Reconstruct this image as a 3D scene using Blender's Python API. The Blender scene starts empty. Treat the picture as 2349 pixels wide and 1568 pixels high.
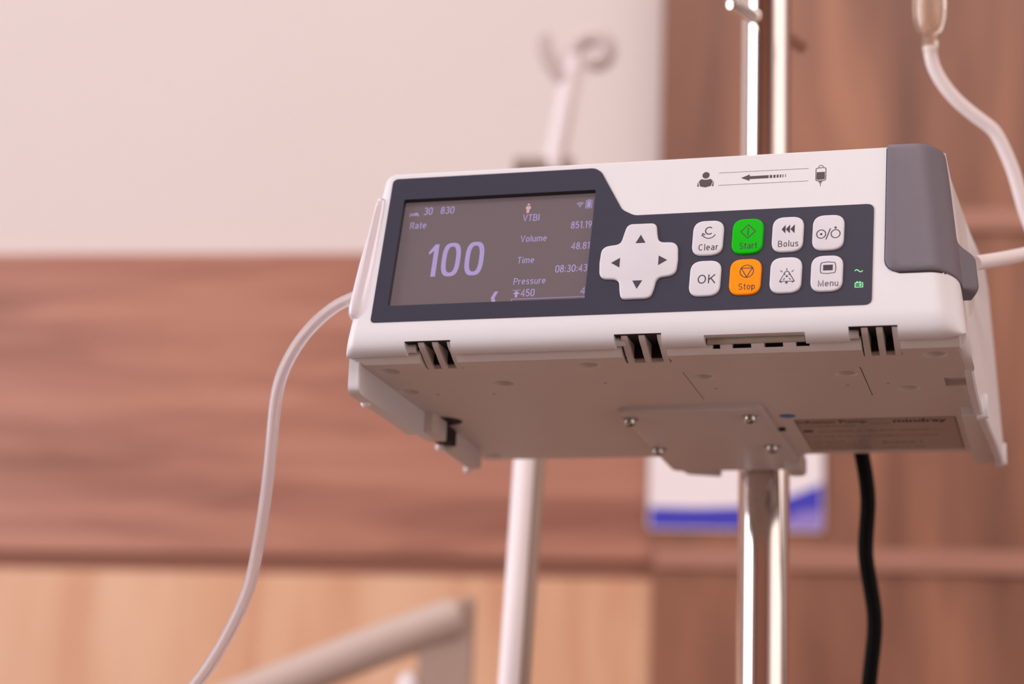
import bpy, bmesh, math, random
from mathutils import Vector, Matrix

sc = bpy.context.scene
COL = sc.collection
pi = math.pi

# ------------------------------------------------------------------ camera
cam_d = bpy.data.cameras.new('camera')
cam = bpy.data.objects.new('camera', cam_d)
COL.objects.link(cam)
CAM = Vector((0.150228, -0.699049, 1.063635))
CR = Vector((0.96417435, 0.26266465, 0.03708241))
CU = Vector((0.03210286, -0.25430261, 0.96659174))
CF = Vector((-0.26331963, 0.93077251, 0.25362434))
cam.matrix_world = Matrix(((CR.x, CU.x, -CF.x, CAM.x), (CR.y, CU.y, -CF.y, CAM.y),
                           (CR.z, CU.z, -CF.z, CAM.z), (0, 0, 0, 1)))
cam_d.sensor_width = 36.0
cam_d.lens = 4773.1 / 2349 * 36.0
cam_d.clip_start = 0.01
cam_d.dof.use_dof = True
cam_d.dof.focus_distance = 0.752
cam_d.dof.aperture_fstop = 6.9
sc.camera = cam

# ------------------------------------------------------------------ light and exposure
sc.view_settings.view_transform = 'Standard'
sc.view_settings.look = 'None'
sc.view_settings.gamma = 1.0
sc.view_settings.use_curve_mapping = False
sc.view_settings.exposure = -0.45
sc.cycles.use_denoising = True
sc.cycles.sample_clamp_indirect = 6.0

w = bpy.data.worlds.new('world')
sc.world = w
w.use_nodes = True
w.node_tree.nodes['Background'].inputs[0].default_value = (1.0, 0.86, 0.80, 1)
w.node_tree.nodes['Background'].inputs[1].default_value = 0.42


def area(name, loc, target, sx, sy, power, col):
    d = bpy.data.lights.new(name, 'AREA')
    d.shape = 'RECTANGLE'
    d.size, d.size_y, d.energy, d.color = sx, sy, power, col
    o = bpy.data.objects.new(name, d)
    COL.objects.link(o)
    o.location = loc
    o.rotation_euler = (Vector(target) - Vector(loc)).to_track_quat('-Z', 'Y').to_euler()
    return o


area('window_daylight', (-2.15, -1.0, 1.85), (0.0, -0.6, 1.85), 1.4, 1.75, 62, (0.93, 0.93, 1.0))
area('ceiling_lamp_front', (0.5, -1.45, 3.44), (0.5, -1.1, 0), 1.2, 1.2, 47, (1.0, 0.92, 0.90))
area('ceiling_lamp_back', (-0.3, 0.35, 3.44), (-0.3, 0.75, 0), 1.2, 0.5, 13, (1.0, 0.90, 0.86))
area('fill_right', (2.15, -0.55, 1.60), (0.0, -0.45, 1.5), 2.6, 2.4, 29, (1.0, 0.86, 0.78))  # added warm fill for the pump's right side; no window there

# ------------------------------------------------------------------ helpers


def lin(r, g, b):
    f = lambda c: (c / 255 / 12.92) if c <= 10 else ((c / 255 + 0.055) / 1.055) ** 2.4
    return (f(r), f(g), f(b), 1)


def mat(name, col, rough=0.5, metal=0.0, noise=0.0, nscale=60.0, bump=0.0, bscale=2500.0, trans=0.0, ior=1.45, emit=None, estr=0.0, sss=0.0, coat=0.0, spec=0.5):
    m = bpy.data.materials.new(name)
    m.use_nodes = True
    nt = m.node_tree
    b = nt.nodes['Principled BSDF']
    b.inputs['Base Color'].default_value = col
    b.inputs['Roughness'].default_value = rough
    b.inputs['Metallic'].default_value = metal
    b.inputs['IOR'].default_value = ior
    b.inputs['Transmission Weight'].default_value = trans
    b.inputs['Coat Weight'].default_value = coat
    b.inputs['Specular IOR Level'].default_value = spec
    if sss:
        b.inputs['Subsurface Weight'].default_value = sss
        b.inputs['Subsurface Radius'].default_value = (1, .9, .9)
        b.inputs['Subsurface Scale'].default_value = 0.002
    if emit:
        b.inputs['Emission Color'].default_value = emit
        b.inputs['Emission Strength'].default_value = estr
    tc = nt.nodes.new('ShaderNodeTexCoord')
    if noise:
        n = nt.nodes.new('ShaderNodeTexNoise')
        n.inputs['Scale'].default_value = nscale
        n.inputs['Detail'].default_value = 4
        nt.links.new(tc.outputs['Object'], n.inputs['Vector'])
        mx = nt.nodes.new('ShaderNodeMix')
        mx.data_type = 'RGBA'
        mx.inputs[6].default_value = tuple(c * (1 - noise) for c in col[:3]) + (1,)
        mx.inputs[7].default_value = tuple(min(1, c * (1 + noise)) for c in col[:3]) + (1,)
        nt.links.new(n.outputs['Fac'], mx.inputs[0])
        nt.links.new(mx.outputs[2], b.inputs['Base Color'])
    if bump:
        n2 = nt.nodes.new('ShaderNodeTexNoise')
        n2.inputs['Scale'].default_value = bscale
        nt.links.new(tc.outputs['Object'], n2.inputs['Vector'])
        bp = nt.nodes.new('ShaderNodeBump')
        bp.inputs['Strength'].default_value = bump
        bp.inputs['Distance'].default_value = 0.0002
        nt.links.new(n2.outputs['Fac'], bp.inputs['Height'])
        nt.links.new(bp.outputs['Normal'], b.inputs['Normal'])
    return m


def wood(name, c0, c1, c2, stretch, rough=0.45):
    """wood grain: soft blotches drawn out along one direction"""
    m = bpy.data.materials.new(name)
    m.use_nodes = True
    nt = m.node_tree
    b = nt.nodes['Principled BSDF']
    b.inputs['Roughness'].default_value = rough
    tc = nt.nodes.new('ShaderNodeTexCoord')
    mp = nt.nodes.new('ShaderNodeMapping')
    mp.inputs['Scale'].default_value = stretch
    nt.links.new(tc.outputs['Object'], mp.inputs['Vector'])
    n = nt.nodes.new('ShaderNodeTexNoise')
    n.inputs['Scale'].default_value = 1.0
    n.inputs['Detail'].default_value = 6
    n.inputs['Roughness'].default_value = 0.55
    n.inputs['Distortion'].default_value = 0.6
    nt.links.new(mp.outputs['Vector'], n.inputs['Vector'])
    r = nt.nodes.new('ShaderNodeValToRGB')
    e = r.color_ramp.elements
    e[0].position, e[0].color = 0.30, c0
    e[1].position, e[1].color = 0.70, c2
    k = r.color_ramp.elements.new(0.5)
    k.color = c1
    nt.links.new(n.outputs['Fac'], r.inputs['Fac'])
    nt.links.new(r.outputs['Color'], b.inputs['Base Color'])
    return m


M = {}
M['body'] = mat('body_plastic', (0.76, 0.745, 0.775, 1), 0.42, noise=0.02, bump=0.12)
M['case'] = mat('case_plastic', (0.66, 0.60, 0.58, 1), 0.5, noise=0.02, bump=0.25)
M['panel'] = mat('keypad_overlay', lin(54, 53, 70), 0.45, spec=0.3, noise=0.05, nscale=900, bump=0.12, bscale=5000)
M['frame'] = mat('window_frame', lin(40, 38, 44), 0.45, noise=0.05)
M['screen'] = mat('display_glass', lin(72, 62, 66), 0.22, noise=0.02, emit=lin(120, 104, 107), estr=0.68)
M['glow'] = mat('display_text', lin(120, 105, 150), 0.5, noise=0.02, emit=lin(184, 166, 214), estr=0.56)
M['glow_person'] = mat('display_person', lin(170, 140, 140), 0.5, noise=0.02, emit=lin(190, 160, 165), estr=0.5)
M['key'] = mat('white_rubber_key', (0.68, 0.66, 0.71, 1), 0.4, noise=0.015)
M['green'] = mat('green_rubber_key', lin(8, 178, 2), 0.5, noise=0.03, spec=0.15, emit=lin(5, 190, 0), estr=0.15)
M['orange'] = mat('orange_rubber_key', lin(255, 140, 2), 0.5, noise=0.03, spec=0.15, emit=lin(255, 130, 0), estr=0.2)
M['ink'] = mat('printed_ink', lin(62, 54, 68), 0.6, noise=0.05)
M['ink_brown'] = mat('printed_ink_brown', lin(84, 70, 74), 0.6, noise=0.05)
M['ink_dark'] = mat('label_ink', lin(34, 24, 24), 0.6, noise=0.1)
M['led'] = mat('green_indicator', lin(120, 225, 150), 0.5, noise=0.02, emit=lin(120, 235, 150), estr=0.6)
M['cover'] = mat('grey_cover_plastic', lin(110, 102, 112), 0.5, noise=0.08, nscale=2600, bump=0.2, bscale=5000)
M['black'] = mat('black_gap', lin(14, 12, 14), 0.7, noise=0.05)
M['grip'] = mat('lavender_latch', (0.79, 0.73, 0.80, 1), 0.22, noise=0.01, coat=0.3)
M['label'] = mat('silver_label', (0.38, 0.33, 0.31, 1), 0.4, noise=0.04)
M['blue_dot'] = mat('blue_sticker', lin(30, 110, 190), 0.5, noise=0.05)
M['steel'] = mat('polished_steel', (0.78, 0.73, 0.70, 1), 0.09, metal=1.0, noise=0.01)
M['screw'] = mat('screw_steel', (0.50, 0.50, 0.48, 1), 0.24, metal=1.0, noise=0.02)
M['plate'] = mat('bracket_paint', (0.62, 0.56, 0.55, 1), 0.5, noise=0.02)
M['tube'] = mat('milky_tube', (0.98, 0.93, 0.95, 1), 0.2, trans=0.72, ior=1.25, noise=0.01)
M['tube_white'] = mat('white_tube', (0.86, 0.78, 0.79, 1), 0.3, noise=0.02)
M['chamber'] = mat('clear_chamber', (1.0, 0.93, 0.84, 1), 0.05, trans=0.94, ior=1.22, noise=0.01)
M['cord'] = mat('black_rubber', lin(7, 6, 9), 0.6, noise=0.1, spec=0.15)
M['enamel'] = mat('white_enamel', (0.88, 0.80, 0.82, 1), 0.35, noise=0.01)
M['rod'] = mat('tan_rod', (0.36, 0.25, 0.20, 1), 0.5, noise=0.03)
M['hook'] = mat('hook_steel', (0.66, 0.56, 0.55, 1), 0.35, noise=0.03)
M['knob'] = mat('grey_knob', (0.34, 0.27, 0.23, 1), 0.5, noise=0.05)
M['post'] = mat('shaded_post_plastic', (0.42, 0.30, 0.25, 1), 0.5, noise=0.02)  # rail colour darkened: the end post's shade is put into its colour
M['rail'] = mat('rail_plastic', (0.56, 0.44, 0.385, 1), 0.45, noise=0.02)
M['white_wall'] = mat('painted_wall', (0.74, 0.665, 0.645, 1), 0.9, noise=0.025, nscale=3.0)
M['ceiling'] = mat('ceiling_paint', (0.80, 0.74, 0.71, 1), 0.9, noise=0.02, nscale=4)
M['floor'] = mat('floor_vinyl', (0.24, 0.165, 0.13, 1), 0.5, noise=0.12, nscale=5)
M['sign'] = mat('sign_white', (0.90, 0.83, 0.86, 1), 0.5, noise=0.01)
M['sign_blue'] = mat('sign_blue', lin(66, 62, 188), 0.5, noise=0.03)
M['sign_light'] = mat('sign_light_blue', lin(150, 130, 205), 0.5, noise=0.03)
M['band'] = wood('walnut_band', lin(138, 88, 72), lin(172, 117, 98), lin(196, 140, 118), (2.2, 8, 26))
M['tan'] = wood('light_beech', lin(208, 150, 118), lin(222, 174, 140), lin(230, 186, 154), (14, 8, 2.0))
M['column'] = wood('walnut_column', lin(116, 76, 60), lin(146, 98, 77), lin(172, 119, 92), (13, 8, 1.7))
M['groove'] = mat('shadow_gap', lin(148, 98, 80), 0.7, noise=0.05)
M['strip'] = wood('walnut_strip', lin(166, 118, 100), lin(176, 127, 109), lin(184, 134, 116), (3, 8, 20))
M['window_pane'] = mat('window_glass', (0.9, 0.92, 1, 1), 0.1, noise=0.01, emit=(0.93, 0.94, 1, 1), estr=3.0)
M['window_frame'] = mat('window_frame_paint', (0.8, 0.76, 0.74, 1), 0.5, noise=0.02)


def mesh_obj(name, bm, m, parent=None, smooth=35):
    bmesh.ops.recalc_face_normals(bm, faces=bm.faces)
    me = bpy.data.meshes.new(name)
    bm.to_mesh(me)
    bm.free()
    return link(name, me, m, parent, smooth)


def link(name, me, m, parent=None, smooth=35):
    me.materials.clear()
    me.materials.append(m)
    if smooth:
        for p in me.polygons:
            p.use_smooth = True
        me.set_sharp_from_angle(angle=math.radians(smooth))
    o = bpy.data.objects.new(name, me)
    COL.objects.link(o)
    if parent:
        o.parent = parent
    return o


def thing(name, label, cat, loc=(0, 0, 0), group=None):
    o = bpy.data.objects.new(name, None)
    o.empty_display_size = 0.02
    COL.objects.link(o)
    o.location = loc
    o['label'] = label
    o['category'] = cat
    if group:
        o['group'] = group
    return o


def struct(o):
    o['kind'] = 'structure'
    return o


def box(bm, x0, x1, y0, y1, z0, z1, f=None):
    vs = [bm.verts.new(f(x, y, z) if f else (x, y, z)) for x in (x0, x1) for y in (y0, y1) for z in (z0, z1)]
    for q in ((0, 1, 3, 2), (4, 6, 7, 5), (0, 4, 5, 1), (2, 3, 7, 6), (0, 2, 6, 4), (1, 5, 7, 3)):
        bm.faces.new([vs[i] for i in q])


def bevel_all(bm, r, seg=3):
    bmesh.ops.bevel(bm, geom=list(bm.edges), offset=r, segments=seg, profile=0.5, affect='EDGES')


def rings(bm, rs, cap=True, close=True):
    """skin a list of equal-length vertex rings"""
    vr = [[bm.verts.new(p) for p in r] for r in rs]
    n = len(vr[0])
    for a, b in zip(vr, vr[1:]):
        for i in range(n if close else n - 1):
            j = (i + 1) % n
            bm.faces.new((a[i], a[j], b[j], b[i]))
    if cap:
        bm.faces.new(vr[0])
        bm.faces.new(vr[-1][::-1])
    return vr


def sweep(bm, pts, r, n=16, cap=True, smooth=0):
    """round tube along a path (r: radius or list)"""
    P = [Vector(p) for p in pts]
    R = list(r) if isinstance(r, (list, tuple)) else [r] * len(P)
    for _ in range(smooth):
        Q, RR = [P[0]], [R[0]]
        for i in range(len(P) - 1):
            a = P[i - 1] if i else P[0] * 2 - P[1]
            b, c = P[i], P[i + 1]
            d = P[i + 2] if i + 2 < len(P) else P[-1] * 2 - P[-2]
            Q += [(-a + 9 * b + 9 * c - d) / 16, c]
            RR += [(R[i] + R[i + 1]) / 2, R[i + 1]]
        P, R = Q, RR
    t = [(P[min(i + 1, len(P) - 1)] - P[max(i - 1, 0)]).normalized() for i in range(len(P))]
    u = t[0].orthogonal().normalized()
    rs = []
    for i, p in enumerate(P):
        u = (u - t[i] * u.dot(t[i])).normalized()
        v = t[i].cross(u)
        rs.append([p + (u * math.cos(2 * pi * k / n) + v * math.sin(2 * pi * k / n)) * R[i] for k in range(n)])
    rings(bm, rs, cap)
    return P


def lathe(bm, prof, axis_o, n=24, d=Vector((0, 0, 1))):
    d = Vector(d).normalized()
    u = d.orthogonal().normalized()
    v = d.cross(u)
    o = Vector(axis_o)
    rings(bm, [[o + d * h + (u * math.cos(2 * pi * k / n) + v * math.sin(2 * pi * k / n)) * max(r, 1e-6) for k in range(n)] for r, h in prof])


def boolean(o, cutbm):
    bmesh.ops.recalc_face_normals(cutbm, faces=cutbm.faces)
    cm = bpy.data.meshes.new('cutter')
    cutbm.to_mesh(cm)
    cutbm.free()
    c = bpy.data.objects.new('cutter', cm)
    COL.objects.link(c)
    md = o.modifiers.new('cut', 'BOOLEAN')
    md.operation, md.solver, md.object = 'DIFFERENCE', 'EXACT', c
    c.parent = o.parent
    dg = bpy.context.evaluated_depsgraph_get()
    dg.update()
    me = bpy.data.meshes.new_from_object(o.evaluated_get(dg))
    o.modifiers.clear()
    old = o.data
    o.data = me
    bpy.data.meshes.remove(old)
    bpy.data.objects.remove(c)
    bpy.data.meshes.remove(cm)
    for p in me.polygons:
        p.use_smooth = True
    me.set_sharp_from_angle(angle=math.radians(30))


# ------------------------------------------------------------------ pump coordinates (millimetres)
MM = 0.001
AL = 0.272536
SA, CA = math.sin(AL), math.cos(AL)


def P(u, v, n=0.0):
    """a point on the sloping front face: u across, v up the face, n out of it"""
    return Vector((u, v * SA - n * CA, v * CA + n * SA)) * MM


def S(u, v, n=-2.0):
    """a point on the display, set back behind the front face"""
    k = -n / 623.0
    return P(u + (u - 150) * k, v + (v + 368) * k, n)


def U(x, y, n=0.0):
    """a point on the underside"""
    return Vector((x, y, -0.2 - n)) * MM


def flat(name, m, parent, outlines, fn, n0, n1=None, smooth=30):
    """flat shape with holes; fn(u,v,n) places it"""
    cu = bpy.data.curves.new('tmp', 'CURVE')
    cu.dimensions = '2D'
    cu.fill_mode = 'BOTH'
    for o in outlines:
        s = cu.splines.new('POLY')
        s.points.add(len(o) - 1)
        for p, q in zip(s.points, o):
            p.co = (q[0], q[1], 0, 1)
        s.use_cyclic_u = True
    return curve_mesh(name, cu, m, parent, fn, n0, n1, smooth)


def curve_mesh(name, cu, m, parent, fn, n0, n1=None, smooth=30, fit=None):
    if n1 is not None:
        cu.extrude = 0.5
    o = bpy.data.objects.new('tmp', cu)
    COL.objects.link(o)
    dg = bpy.context.evaluated_depsgraph_get()
    me = bpy.data.meshes.new_from_object(o.evaluated_get(dg))
    bpy.data.objects.remove(o)
    bpy.data.curves.remove(cu)
    if fit:
        x0, x1, base, cap, capsrc = fit
        xs = [v.co.x for v in me.vertices]
        a, b = min(xs), max(xs)
        for v in me.vertices:
            v.co.x = x0 + (v.co.x - a) / (b - a) * (x1 - x0)
            v.co.y = base + v.co.y / capsrc * cap
    for v in me.vertices:
        n = n0 if n1 is None else (n0 if v.co.z < 0 else n1)
        v.co = fn(v.co.x, v.co.y, n)
    bm = bmesh.new()
    bm.from_mesh(me)
    bmesh.ops.remove_doubles(bm, verts=bm.verts, dist=1e-7)
    bm.to_mesh(me)
    bm.free()
    return link(name, me, m, parent, smooth)


def text(name, s, m, parent, fn, x0, x1, base, cap, n, weight=0.0):
    cu = bpy.data.curves.new('tmp', 'FONT')
    cu.body = s
    cu.size = 1.0
    cu.offset = weight
    return curve_mesh(name, cu, m, parent, fn, n, None, 0, fit=(x0, x1, base, cap, CAPH))


CAPH = 0.72
_c = bpy.data.curves.new('tmp', 'FONT')
_c.body = 'H'
_o = bpy.data.objects.new('tmp', _c)
COL.objects.link(_o)
_m = bpy.data.meshes.new_from_object(_o.evaluated_get(bpy.context.evaluated_depsgraph_get()))
CAPH = max(v.co.y for v in _m.vertices)
bpy.data.objects.remove(_o)
bpy.data.curves.remove(_c)
bpy.data.meshes.remove(_m)


def rpoly(pts, r, seg=6):
    """polygon with rounded corners"""
    out = []
    n = len(pts)
    R = r if isinstance(r, (list, tuple)) else [r] * n
    for i in range(n):
        p = Vector(pts[i]).to_2d()
        a = (Vector(pts[i - 1]).to_2d() - p)
        b = (Vector(pts[(i + 1) % n]).to_2d() - p)
        la, lb = a.length, b.length
        a, b = a / la, b / lb
        ang = a.angle(b)
        t = min(R[i] / math.tan(ang / 2), la * 0.48, lb * 0.48)
        p0, p1 = p + a * t, p + b * t
        for k in range(seg + 1):
            s = k / seg
            # quadratic corner pulled towards a true arc
            q = p0 * (1 - s) ** 2 + p * 2 * s * (1 - s) * 0.94 + p1 * s ** 2 + (p0 + p1) / 2 * (2 * s * (1 - s) * 0.06)
            out.append((q.x, q.y))
    return out


def rrect(x0, y0, x1, y1, r, seg=6):
    return rpoly([(x0, y0), (x1, y0), (x1, y1), (x0, y1)], r, seg)


def circle(cx, cy, r, n=28, ry=None):
    return [(cx + r * math.cos(2 * pi * k / n), cy + (ry or r) * math.sin(2 * pi * k / n)) for k in range(n)]


def stroke(pts, wd, closed=False):
    """a drawn line of width wd through pts, as a list of quads"""
    L, Rr = [], []
    V = [Vector(p).to_2d() for p in pts]
    if closed and (V[0] - V[-1]).length < 1e-6:
        V = V[:-1]
    n = len(V)
    for i in range(n):
        if closed:
            a, b = V[i - 1], V[(i + 1) % n]
        else:
            a, b = V[max(i - 1, 0)], V[min(i + 1, n - 1)]
        d0 = (V[i] - a).normalized() if (V[i] - a).length > 1e-9 else (b - V[i]).normalized()
        d1 = (b - V[i]).normalized() if (b - V[i]).length > 1e-9 else d0
        d = (d0 + d1)
        d = d.normalized() if d.length > 1e-6 else d0
        nn = Vector((-d.y, d.x))
        k = 1 / max(0.45, math.sqrt(max(0, (1 + d0.dot(d1)) / 2)))
        L.append(tuple(V[i] + nn * wd / 2 * k))
        Rr.append(tuple(V[i] - nn * wd / 2 * k))
    m = n if closed else n - 1
    return [[L[i], L[(i + 1) % n], Rr[(i + 1) % n], Rr[i]] for i in range(m)]


def marks(name, m, parent, polys, fn, n):
    """printed mark: flat polygons laid on a surface"""
    bm = bmesh.new()
    for q in polys:
        bm.faces.new([bm.verts.new(fn(x, y, n)) for x, y in q])
    bmesh.ops.remove_doubles(bm, verts=bm.verts, dist=1e-8)
    return mesh_obj(name, bm, m, parent, 0)


def arc(cx, cy, r, a0, a1, n=16, ry=None):
    return [(cx + r * math.cos(math.radians(a0 + (a1 - a0) * k / n)), cy + (ry or r) * math.sin(math.radians(a0 + (a1 - a0) * k / n))) for k in range(n + 1)]


def _E(cx, cy, rx, ry, a0, a1, n=10):
    return arc(cx, cy, rx, a0, a1, n, ry)


XH = 0.73
GLYPH = {   # plain sans lettering as pen strokes: (width, strokes), capital height 1
    '0': (.56, [_E(.28, .70, .22, .245, 0, 180) + _E(.28, .30, .22, .245, 180, 360) + [(.5, .70)]]),
    '1': (.34, [[(.03, .80), (.25, .95), (.25, 0)]]),
    '2': (.56, [_E(.28, .70, .21, .245, 165, -30) + [(.06, .06), (.53, .06)]]),
    '3': (.56, [_E(.27, .735, .20, .21, 150, -80) + [(.20, .525)], [(.24, .525)] + _E(.27, .285, .225, .235, 85, -155)]),
    '4': (.60, [[(.44, 0), (.44, .95), (.05, .30), (.58, .30)]]),
    '5': (.56, [[(.49, .945), (.12, .945), (.09, .53)] + _E(.27, .33, .22, .275, 125, -150)]),
    '6': (.56, [[(.40, .97), (.12, .5)] + _E(.28, .31, .22, .255, 160, 520)]),
    '8': (.56, [_E(.28, .74, .195, .205, -90, 270), _E(.28, .285, .225, .235, 90, 450)]),
    '9': (.56, [_E(.28, .69, .22, .255, -20, 340), [(.5, .69), (.49, .52), (.42, .34), (.20, .0)]]),
    '.': (.16, [[(.08, 0), (.08, .13)]]),
    ':': (.18, [[(.09, .06), (.09, .19)], [(.09, .53), (.09, .66)]]),
    'R': (.60, [[(.06, 0), (.06, .945), (.30, .945)] + _E(.32, .725, .215, .22, 90, -90) + [(.06, .505)], [(.33, .505), (.56, 0)]]),
    'V': (.62, [[(.03, 1), (.31, .04), (.59, 1)]]),
    'T': (.58, [[(.0, .945), (.58, .945)], [(.29, .945), (.29, 0)]]),
    'B': (.60, [[(.30, .945), (.06, .945), (.06, .055), (.32, .055)] + _E(.32, .285, .22, .23, -90, 90) + [(.06, .515)], [(.28, .515)] + _E(.29, .73, .205, .215, -90, 90)]),
    'I': (.14, [[(.07, 0), (.07, 1)]]),
    'P': (.58, [[(.06, 0), (.06, .945), (.30, .945)] + _E(.30, .70, .225, .245, 90, -90) + [(.06, .455)]]),
    'C': (.66, [_E(.34, .5, .285, .445, 48, 312, 18)]),
    'O': (.74, [_E(.37, .5, .31, .445, 0, 360, 26)]),
    'K': (.64, [[(.06, 0), (.06, 1)], [(.58, 1), (.06, .40)], [(.23, .60), (.61, 0)]]),
    'S': (.60, [_E(.30, .73, .22, .215, 25, 250, 14) + [(.34, .49)] + _E(.30, .27, .235, .215, 62, -155, 14)]),
    'M': (.78, [[(.06, 0), (.06, .97), (.39, .12), (.72, .97), (.72, 0)]]),
    'a': (.52, [_E(.25, .50, .185, .175, 150, 0, 8) + [(.435, .10), (.48, .03)], [(.435, .42), (.25, .39)] + _E(.22, .21, .165, .155, 100, 290, 8) + [(.36, .11), (.435, .22)]]),
    'e': (.52, [[(.06, .375), (.46, .375)] + _E(.26, .365, .2, .31, 5, 315, 14)]),
    'l': (.13, [[(.065, 0), (.065, 1)]]),
    'i': (.13, [[(.065, 0), (.065, .72)], [(.065, .87), (.065, 1)]]),
    'm': (.78, [[(.06, 0), (.06, .72)], [(.06, .5)] + _E(.22, .52, .155, .155, 160, 0, 8) + [(.375, 0)], [(.375, .5)] + _E(.545, .52, .165, .155, 160, 0, 8) + [(.71, 0)]]),
    'n': (.50, [[(.06, 0), (.06, .72)], [(.06, .48)] + _E(.25, .50, .185, .175, 160, 0, 8) + [(.435, 0)]]),
    'o': (.52, [_E(.26, .365, .2, .31, 0, 360, 18)]),
    'p': (.52, [[(.06, -.24), (.06, .72)], _E(.26, .365, .2, .31, 0, 360, 18)]),
    'r': (.33, [[(.06, 0), (.06, .72)], [(.06, .44), (.11, .60), (.20, .665), (.31, .665)]]),
    's': (.46, [_E(.23, .53, .165, .145, 20, 250, 10) + [(.26, .36)] + _E(.23, .19, .175, .145, 65, -155, 10)]),
    't': (.32, [[(.15, .92), (.15, .18), (.19, .08), (.30, .06)], [(.02, .66), (.30, .66)]]),
    'u': (.50, [[(.435, .72), (.435, 0)], [(.06, .72), (.06, .23)] + _E(.245, .23, .185, .175, 180, 350, 8)]),
}


def lettering(name, s, m, parent, fn, x0, x1, base, cap, n, wt=0.115, gap=0.13):
    """a word in pen strokes between x0 and x1, standing on base"""
    items, x = [], 0.0
    for ch in s:
        wdt, st = GLYPH[ch]
        items += [[(x + px, py) for px, py in q] for q in st]
        x += wdt + gap
    x -= gap
    q = []
    for st in items:
        st = [(x0 + px / x * (x1 - x0), base + py * cap) for px, py in st]
        closed = math.dist(st[0], st[-1]) < 1e-4 * cap
        q += stroke(st, wt * cap, closed)
    return marks(name, m, parent, q, fn, n)


def lerp(a, b, t):
    return a + (b - a) * t


def sm(t):
    t = max(0.0, min(1.0, t))
    return t * t * (3 - 2 * t)


# ------------------------------------------------------------------ the room
TH = math.radians(7.8)
XD = Vector((math.cos(TH), math.sin(TH), 0))
ND = Vector((math.sin(TH), -math.cos(TH), 0))
W0 = Vector((-0.37641, 1.16250, 0))


def Wp(a, off, z):
    """a point by the back wall: along it, out from it, up"""
    return W0 + XD * a + ND * off + Vector((0, 0, z))


bm = bmesh.new()
box(bm, -2.6, 2.8, -0.14, -0.03, 0, 3.5, Wp)
struct(mesh_obj('wall_back', bm, M['white_wall'], smooth=0))
bm = bmesh.new()
box(bm, -2.3, 2.3, -3.7, 1.75, -0.06, 0)
struct(mesh_obj('floor', bm, M['floor'], smooth=0))
bm = bmesh.new()
box(bm, -2.3, 2.3, -3.7, 1.75, 3.5, 3.56)
struct(mesh_obj('ceiling', bm, M['ceiling'], smooth=0))
bm = bmesh.new()
box(bm, -2.3, 2.3, -3.7, -3.6, 0, 3.5)
struct(mesh_obj('wall_front', bm, M['column'], smooth=0))
bm = bmesh.new()
box(bm, 2.2, 2.3, -3.6, 1.55, 0, 3.5)
struct(mesh_obj('wall_right', bm, M['white_wall'], smooth=0))
bm = bmesh.new()
for y0, y1, z0, z1 in ((-3.6, -1.8, 0, 3.5), (-0.2, 1.0, 0, 3.5), (-1.8, -0.2, 0, 0.95), (-1.8, -0.2, 2.75, 3.5)):
    box(bm, -2.3, -2.2, y0, y1, z0, z1)
struct(mesh_obj('wall_left', bm, M['white_wall'], smooth=0))
bm = bmesh.new()
box(bm, -2.26, -2.25, -1.8, -0.2, 0.95, 2.75)
win = struct(mesh_obj('window_1', bm, M['window_pane'], smooth=0))
bm = bmesh.new()
for y0, y1, z0, z1 in ((-1.8, -1.74, 0.95, 2.75), (-0.26, -0.2, 0.95, 2.75), (-1.74, -0.26, 0.95, 1.01), (-1.74, -0.26, 2.69, 2.75)):
    box(bm, -2.28, -2.20, y0, y1, z0, z1)
mesh_obj('window_frame', bm, M['window_frame'], win, smooth=0)

# wood cladding: dark band over a light panel, with a shadow gap between them, and the column on the right
bm = bmesh.new()
box(bm, -2.2, 0.139, -0.03, 0.0, 1.362, 1.6605, Wp)
struct(mesh_obj('trim_1', bm, M['band'], smooth=0))
bm = bmesh.new()
box(bm, -2.2, 0.139, -0.03, -0.006, 1.344, 1.362, Wp)
struct(mesh_obj('trim_2', bm, M['groove'], smooth=0))
bm = bmesh.new()
box(bm, -2.2, 0.139, -0.03, -0.004, 0.10, 1.344, Wp)
struct(mesh_obj('trim_3', bm, M['tan'], smooth=0))
bm = bmesh.new()
box(bm, 0.139, 1.9, -0.03, 0.006, 0, 3.5, Wp)
struct(mesh_obj('trim_4', bm, M['column'], smooth=0))
for i, (z0, z1) in enumerate(((1.354, 1.3745), (1.678, 1.699))):
    bm = bmesh.new()
    box(bm, 0.141, 1.9, 0.006, 0.011, z0, z1, Wp)
    struct(mesh_obj('trim_%d' % (5 + i), bm, M['strip'], smooth=0))
bm = bmesh.new()
box(bm, -2.2, 0.139, -0.03, -0.008, 0, 0.10, Wp)
struct(mesh_obj('baseboard_back', bm, M['groove'], smooth=0))

# sign on the column
sg = thing('wall_sign', 'blurred white sign with a blue wave along its bottom, on the wood column', 'sign', Wp(0.215, 0.006, 1.389))


def sg_pt(a, z, n):
    return Wp(a, 0.006 + n, z) - sg.location


flat('sign_board', M['sign'], sg, [rrect(0.135, 1.3895, 0.2957, 1.500, 0.004)], sg_pt, 0.0, 0.004)
flat('blue_wave', M['sign_blue'], sg, [[(0.1365, 1.391), (0.2945, 1.391), (0.2945, 1.4345), (0.268, 1.423), (0.245, 1.4155), (0.217, 1.4115), (0.18, 1.410), (0.1365, 1.4105)]], sg_pt, 0.0042)
flat('pale_patch', M['sign_light'], sg, [[(0.258, 1.391), (0.2945, 1.391), (0.2945, 1.409), (0.276, 1.408), (0.262, 1.401)]], sg_pt, 0.0045)

# ------------------------------------------------------------------ infusion pump
ZB = 1.25
pump = thing('infusion_pump', 'white infusion pump with lit display and keypad, clamped to the steel pole', 'infusion pump', (0, 0, ZB))


def xl(z):
    return lerp(-113.2, -107.6, z / 80.0)


def xr(z):
    return lerp(112.9, 104.4, z / 80.0)


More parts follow.
